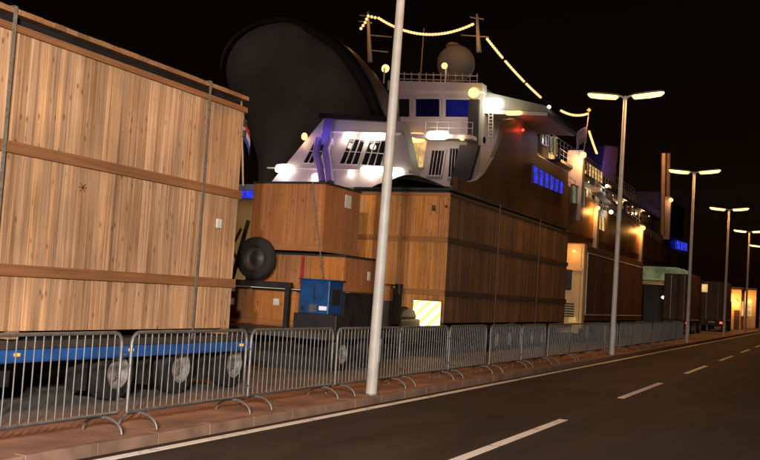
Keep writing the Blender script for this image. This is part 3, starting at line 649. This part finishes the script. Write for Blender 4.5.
# bridge tiers
YB = 79.0
br = MB().prism([onY(388,200,YB), onY(394,84,YB), onY(484,87,YB), onY(478,200,YB)], (0,10,0)).build('bridge_house', M['white'], fe)
def by(px, py, d=0): return onY(px, py, YB) + Vector((0,-d,0))
for q, m in (([(398,98),(411,98),(411,118),(398,118)],'glass'), ([(415,98),(441,98),(441,118),(415,118)],'e_navy'), ([(445,98.5),(472,99),(472,118.5),(445,118)],'e_dimblue')):
    w = MB().prism([by(x,y,.03) for x, y in q], (0,.1,0)).build('window', M[m], br)
    fr = MB(); c4 = [by(x,y,.08) for x, y in q]
    for i in range(4): fr.beam(c4[i], c4[(i+1) % 4], .18, .18)
    fr.build('window_frame', M['white'], w)
MB().prism([by(392,83,1.0), by(486,85.5,1.0), by(486,94,1.0), by(392,92,1.0)], (0,1.2,0)).build('bridge_brow', M['white'], br)
for q, m in (([(402,140),(428,140),(424,168),(398,168)],'e_room'), ([(432,150),(446,150),(442,176),(428,176)],'glass'), ([(450,148),(462,148),(460,178),(448,178)],'glass')):
    w = MB().prism([by(x,y,.05) for x, y in q], (0,.12,0)).build('window', M[m], br)
    fr = MB(); c4 = [by(x,y,.1) for x, y in q]
    for i in range(4): fr.beam(c4[i], c4[(i+1) % 4], .14, .14)
    for s in (.25,.5,.75): fr.beam(c4[0].lerp(c4[1], s), c4[3].lerp(c4[2], s), .05, .05)
    fr.build('window_frame', M['white'], w)
MB().prism([by(462,146,.6), by(481,146,.6), by(470,185,.6), by(452,186,.6)], (0,.6,0)).build('companion_stair', M['shipdark'], fe)
MB().prism([by(470,100,.3), by(480,100,.3), by(478,150,.3), by(468,150,.3)], (0,.4,0)).build('corner_post', M['shipdark'], fe)
bd = MB().prism([by(396,136,1.6), by(478,138,1.6), by(478,142,1.6), by(396,140,1.6)], (0,1.6,0)).build('bridge_deck', M['white'], fe)
# railing on top
rl = MB(); topY = YB-.6
for y in (74,79): rl.tube([onY(396,y-.3,topY), onY(478,y+2,topY)], .05, 6)
for k in range(12): x = 397+7.3*k; rl.tube([onY(x,72+.02*(x-396),topY), onY(x,84,topY)], .045, 6)
rl.build('railing', M['white'], br)
flood(418,139,by,2.0,.9,'e_yellow',420,(1,.66,.25),off=Vector((0,-.7,0))); flood(446,138,by,2.1,.8,watts=600,off=Vector((0,-2,-.1))); flood(467,140,by,.6,.5,'e_yellow',300,(1,.66,.3),off=Vector((0,-1.2,0)))
flood(390,71,by,.75,.75,'e_yellow',14,(1,.6,.25),off=Vector((0,-1,0))); flood(451,70,by,.55,.55,'e_yellow',120,(1,.65,.3),off=Vector((0,-1.6,0))); flood(479,96,by,1.0,.9,'e_yellow',240,(1,.62,.25),off=Vector((0,-1.4,0)))
for px, py in ((390,71),(451,70)):
    p = by(px, py)+Vector((0,-1.2,0)); MB().tube([p, p+Vector((0,0,-1.4))], .08, 8).build('lamp_post', M['white'], fe)
light('POINT', by(440,130)+Vector((0,-6,0)), VIO, 130, fe, .6)  # violet fill added in front of the bridge
light('POINT', by(420,160)+Vector((0,-4,0)), (1,.8,.6), 60, fe, .6)  # added warm fill, without a fitting
# radome
rc = onY(456,64,YB+3); rr = (onY(474,64,YB+3)-rc).length
MB().lathe([(0.01,-rr)]+[(rr*math.cos(R(a)), rr*math.sin(R(a))) for a in range(-75,76,15)]+[(.01,rr)], rc, 'Z', 28).build('radome', M['deckgrey'], fe)
MB().tube([rc+Vector((0,0,-rr*.9)), rc+Vector((0,0,-rr-1.4))], .5, 12).build('radome_stand', M['white'], fe)
MB().lathe([(.7,0),(.5,.25),(.0,.35)], rc+Vector((-.4,0,rr*.97)), 'Z', 12).build('radome_cap', M['truckpale'], fe)
# masts
def mast(px, y0, y1, Y, yards, lean=0):
    b = MB(); p0, p1 = onY(px+2, y1, Y), onY(px, y0, Y); b.tube([p0, p1], [.24,.11], 10)
    for yy, l, r in yards: b.tube([onY(px-l, yy-1, Y), onY(px+r, yy+1, Y)], .06, 6)
    return b.build('mast', M['deckgrey'], fe)
mast(368,12,62,78,((16,8,6),(22,9,4),(36,0,24),(51,0,20))); mast(477,14,52,80,((18,7,7),(36,16,12)))
MB().tube([onY(420,84,YB+2), onY(424,28,YB+2)], .05, 6).build('whip_antenna', M['truckpale'], fe)
light('POINT', onY(366,24,76), SODIUM, 120, fe, .3); light('POINT', onY(476,30,78.5), SODIUM, 90, fe, .3)
# starboard bridge wing with lit underside
def sx(px, py, X=-25.4): return onX(px, py, X)
zw = onX(505,112,-26).z
MB().prism([onY(478,108.4,79.5), onY(548,112.4,79.5), onY(547,116,79.5), onY(478,113,79.5)], (0,10,0)).build('bridge_wing', M['white'], fe)
MB().prism([onY(478,90,79.45), onY(545,105.5,79.45), onY(548,112,79.45), onY(478,108,79.45)], (0,10.1,0)).build('wing_bulwark', M['deckgrey'], fe)
flood(492,104,lambda a,b: onY(a,b,79.1),1.9,1.1,'e_white',900,(.85,1,.72),off=Vector((0,0,0)),lw=1.2); flood(514,113,lambda a,b: onY(a,b,79.0),1.5,.4,'e_yellow',350,(1,.7,.35),off=Vector((0,0,0)))
light('POINT', (-22.5,80,zw+1.2), (.9,1,.7), 60, fe, .4)  # added greenish fill that brightens the wing, no fitting
MB().lathe([(0,-.14),(.14,0),(0,.14)], onX(523,130,-24.85), 'Z', 10).build('port_light', M['e_red'], fe); light('POINT', onX(523,130,-24.6), (1,.06,.03), 14, fe, .1)
flood(540,121,lambda a,b: onX(a,b,-25.2),.9,.8,'e_yellow',350,(1,.66,.3),off=Vector((0,0,0)))
flood(549,107,lambda a,b: onX(a,b,-26),.35,.35,'e_white',20,off=Vector((0,0,0)))
# side house behind the bulwark with lit windows
MB().box(-43,-26.6,90,160,9.95,16.3).build('deck_house', M['white'], fe)
MB().box(-42,-27.6,92,150,16.32,18.8).build('upper_house', M['shipdark'], fe)
MB().box(-43.5,-25.6,97.5,165,16.31,16.6).build('boat_deck', M['shipdark'], fe)
def side_window(q, m, X=-25.0, n=0, mull=.12):
    c4 = [onX(x, y, X)+Vector((.03,0,0)) for x, y in q]
    w = MB().prism(c4, (-.1,0,0)).build('window', M[m], fe)
    fr = MB(); c5 = [c+Vector((.05,0,0)) for c in c4]
    for i in range(4): fr.beam(c5[i], c5[(i+1) % 4], .12, .12)
    for k in range(1, n): fr.beam(c5[0].lerp(c5[1], k/n), c5[3].lerp(c5[2], k/n), mull, .1)
    fr.build('window_frame', M['hull'], w); return w
side_window([(532,164),(563,182),(562,195),(532,183)], 'e_blue', n=6, mull=.28)
side_window([(541,134),(547,135),(547,146),(541,144)], 'e_green', -26.5, 2); side_window([(549,137),(556,138),(556,156),(549,152)], 'e_green', -26.5, 2)
side_window([(571,184),(585,190),(585,207),(571,203)], 'e_green', -24.98, 3); side_window([(597,214),(604,217),(604,232),(597,229)], 'e_room', -24.98, 2)
side_window([(588,163),(602,172),(602,187),(588,179)], 'e_room', -26.55, 5); side_window([(622,200),(638,211),(638,224),(622,215)], 'e_navy', -26.55, 4)
side_window([(676,240),(687,243),(687,252),(676,249)], 'e_blue', -24.98, 3)
MB().beam(onX(595,190,-25.1), onX(646,234,-25.1), 1.0, .45).build('side_stair', M['white'], fe)
sr_ = MB()
for k in range(14):
    a = onX(595,190,-24.9).lerp(onX(646,234,-24.9), k/13); sr_.tube([a, a+Vector((0,0,1.1))], .05, 5)
sr_.tube([onX(595,190,-24.9)+Vector((0,0,1.1)), onX(646,234,-24.9)+Vector((0,0,1.1))], .06, 5); sr_.build('stair_rail', M['white'], fe)
for px, py, w, m, wt, c, drop in ((583,155,.75,'e_yellow',460,(1,.48,.12),7.0),(598,208,.5,'e_yellow',330,SODIUM,5.5),(643,228,.7,'e_yellow',380,SODIUM,6.5),(671,200,.7,'e_yellow',60,(1,.45,.25),6.5),(611,212,.5,'e_white',30,(.9,1,.85),0),(607,186,.4,'e_white',25,(.8,1,.9),0)):
    p = onX(px, py, -24.45); MB().lathe([(0,-w/2),(w*.4,-w*.3),(w*.5,0),(w*.4,w*.3),(0,w/2)], p, 'Z', 12).build('deck_lamp', M[m], fe)
    light('POINT', p+Vector((.1,-.5,-.5)), c, wt, fe, .2)
    if drop: MB().box(-26.2,-24.55,p.y+.5,p.y+1.6,p.z-drop,p.z+.6).build('bulkhead', M['white'], fe)
# plating strakes, rub rail, deck edge rails, cabin windows
for z in (3.2, 6.4, 9.3): MB().box(XS+.002, XS+.12, 67, 196, z, z+.22).build('rub_rail', M['hull'], fe)
def rail(pts, h=1.1, sp=1.6, m='white'):
    b = MB(); P = [Vector(p) for p in pts]
    for i in range(len(P)-1):
        n = max(1, int((P[i+1]-P[i]).length/sp))
        for k in range(n+1): q = P[i].lerp(P[i+1], k/n); b.tube([q, q+Vector((0,0,h))], .035, 5, False)
        for f in (.5, 1): b.tube([P[i]+Vector((0,0,h*f)), P[i+1]+Vector((0,0,h*f))], .03, 5)
    b.build('railing', M[m], fe)
rail([(-25.2,98.8,14.0),(-25.2,112,13.4),(-25.2,150,12.6),(-25.2,163,12.4)]); rail([(-25.75,97.6,16.6),(-25.75,165,16.6)]); rail([(-27.7,92.2,18.8),(-27.7,150,18.8)])
rail([by(398,135,1.5), by(478,137,1.5)], 1.0, 1.0)
for k in range(14):
    y = 105+4*k; w = MB().box(-26.59,-26.53,y,y+1.3,14.6,15.6).build('window', M['e_room'] if k in (1,2,5,6,9) else M['glass'], fe)
for k in range(9):
    y = 100+5*k; MB().box(-27.59,-27.53,y,y+2.2,17.1,18.1).build('window', M['glass'] if k % 3 else M['e_room'], fe)
for k in range(8):
    y = 106+7*k; MB().lathe([(0,-.1),(.1,0),(0,.1)], (-26.2,y,16.2), 'Z', 8).build('deck_lamp', M['e_yellow'], fe); 
    if k % 2 == 0: light('POINT', (-25.9,y,15.9), (1,.62,.28), 90, fe, .15)
for px, py in ((484,140),(592,240),(630,250)):
    p = onX(px, py, XS+.02); MB().lathe([(.0,0),(.28,0),(.28,.06),(.2,.08),(0,.03)], p, 'X', 14).build('porthole', M['glass'], fe)
lad = MB()
for dx in (0, 4): lad.tube([by(487+dx,150,-.5), by(487+dx,108,-.5)], .05, 5)
for k in range(12): lad.tube([by(487,149-3.4*k,-.5), by(491,149-3.4*k,-.5)], .04, 5)
lad.build('ladder', M['white'], fe)
# funnel and stern tower
fn = MB().prism([(-33,148,15),(-33,160,15),(-33,163,28.6),(-33,153,27.2)], (-6,0,0)).build('funnel', M['violet'], fe, .3)
light('POINT', (-28,150,22), (.25,.2,1), 420, fe, .8)  # added tint light for the funnel side
MB().box(-41,-25.6,163,190,9.95,21).build('stern_house', M['shipdark'], fe)
for q in (663.5, 668.5):
    MB().tube([onX(q,153,-25.3), onX(q-1,235,-25.3)], .35, 10).build('stern_post', M['truckpale'], fe)
p = onX(666,158,-24.6); light('POINT', p+Vector((1.2,-3,0)), SODIUM, 900, fe, .3)

# ensign mast and flags
def flag(name, label, pole0, pole1, top, w, h, bands, droop, dirv):
    t = thing(name, label, 'flag', pole0)
    MB().tube([pole0, pole1], .07, 8).build('staff', M['truckpale'], t)
    nx, ny = 12, 8; me_v = []; uv = []
    for i in range(nx+1):
        for j in range(ny+1):
            u, v = i/nx, j/ny
            p = Vector(top) + Vector(dirv)*(w*u) + Vector((0,0,-h*(v) - droop*u*u)) + Vector((.12*math.sin(u*7+v*2), .16*math.sin(u*6+v), 0))*(.3+u)
            me_v.append(p - Vector(pole0)); uv.append((u, v))
    fs = [(i*(ny+1)+j, (i+1)*(ny+1)+j, (i+1)*(ny+1)+j+1, i*(ny+1)+j+1) for i in range(nx) for j in range(ny)]
    me = bpy.data.meshes.new('cloth'); me.from_pydata([tuple(v) for v in me_v], [], fs)
    ul = me.uv_layers.new(name='UVMap')
    for lp_ in me.loops: ul.data[lp_.index].uv = uv[lp_.vertex_index]
    for pl in me.polygons: pl.use_smooth = True
    me.materials.append(flag_mat(name+'_cloth', bands)); o = bpy.data.objects.new('cloth', me); COL.objects.link(o); o.parent = t
    sm = o.modifiers.new('thick', 'SOLIDIFY'); sm.thickness = .02
    return t
a0 = onY(243,186,60); a1 = onY(241.5,100,60)
flag('ship_flag', 'drooping red and white flag beside the right end of the big pale crate', a0, a1, onY(241.5,106,60), 1.6, 1.8, (WF_R, WF_W, WF_B), 1.9, (.5,0,0))
light('POINT', onY(262,135,57.5), (1,.6,.45), 60, fe, .3)
e0 = onX(583,158,-25.8); e1 = onX(589,110,-25.8)
en = flag('ship_flag', 'pale flag flying from the red-lit mast above the ferry side', e0, e1, onX(587,127,-25.8), 5.0, 1.8, ((.5,.5,.62), (.6,.58,.66), (.35,.36,.6)), 1.6, (0,-1,-.1))
MB().lathe([(0,-.25),(.25,0),(0,.25)], e1, 'Z', 12).build('mast_light', M['e_amber'], en)
light('POINT', e1+Vector((.6,-1,-1)), (1,.4,.3), 120, en, .2)
light('POINT', onX(579,141,-24.2), (.8,.7,1), 260, en, .2)  # added light to brighten the flag cloth

# festoon light strings
def festoon(label, pts, r=.12, gap=(), run=True):
    t = thing('light_string', label, 'light string', pts[0], 'festoon lights over the ferry')
    P = [Vector(p) for p in pts]; MB().tube(P, .035, 5).build('cable', M['chassis'], t)
    tot = [0]
    for i in range(len(P)-1): tot.append(tot[-1]+(P[i+1]-P[i]).length)
    def at(s):
        for i in range(len(P)-1):
            if s <= tot[i+1] or i == len(P)-2: return P[i].lerp(P[i+1], (s-tot[i])/(tot[i+1]-tot[i]))
    if run:
        seg = []; N_ = 90; cur = []
        for k in range(N_+1):
            if any(g0 <= k/N_ <= g1 for g0, g1 in gap):
                if len(cur) > 1: seg.append(cur)
                cur = []
            else: cur.append(at(tot[-1]*k/N_)+Vector((0,0,-.06)))
        seg.append(cur)
        for c in seg:
            if len(c) > 1: MB().tube(c, [r*.72*(1+.28*math.sin(2.3*q)) for q in range(len(c))], 7).build('bulb_run', M['e_string'], t)
        return
    n = min(95, max(4, int(tot[-1]/(r*2.2))))
    sp = bpy.data.meshes.new('bulb'); b = MB().lathe([(0,-r),(r*.75,-r*.66),(r,0),(r*.75,r*.66),(0,r)], (0,0,0), 'Z', 8)
    sp.from_pydata([tuple(v) for v in b.v], [], b.f); sp.materials.append(M['e_string'])
    for k in range(n):
        if any(g0 <= k/n <= g1 for g0, g1 in gap): continue
        o = bpy.data.objects.new('bulb', sp); COL.objects.link(o); o.parent = t; o.location = at(tot[-1]*(k+.5)/n) - P[0] + Vector((0,0,-r*.6))
def catenary(a, b, sag, n=14): return [a.lerp(b, k/n) + Vector((0,0,-sag*4*(k/n)*(1-k/n))) for k in range(n+1)]
festoon('sagging string of warm bulbs between the two ferry masts, above the white radome', catenary(onY(378,17,78), onY(474,23,80), 1.25), .15)
festoon('straight string of warm bulbs slanting down from the second mast to the bridge wing', catenary(onY(487,38,82), onX(541,97,-28), .25), .15, ((.27,.31),(.66,.69)))
festoon('short sagging string of warm bulbs left of the pale flag mast', catenary(onX(561,110,-26.5), onX(588,113,-25.8), .35), .15)
festoon('short steep string of dotted bulbs right of the pale flag mast', catenary(onX(589,130,-27), onX(597,153,-27), .1), .15, (), False)
festoon('little cluster of warm bulbs around the top of the first ferry mast', [onY(360,29,77.5), onY(365,22,77.5), onY(368,15,77.5), onY(377,17,77.8)], .14, (), False)
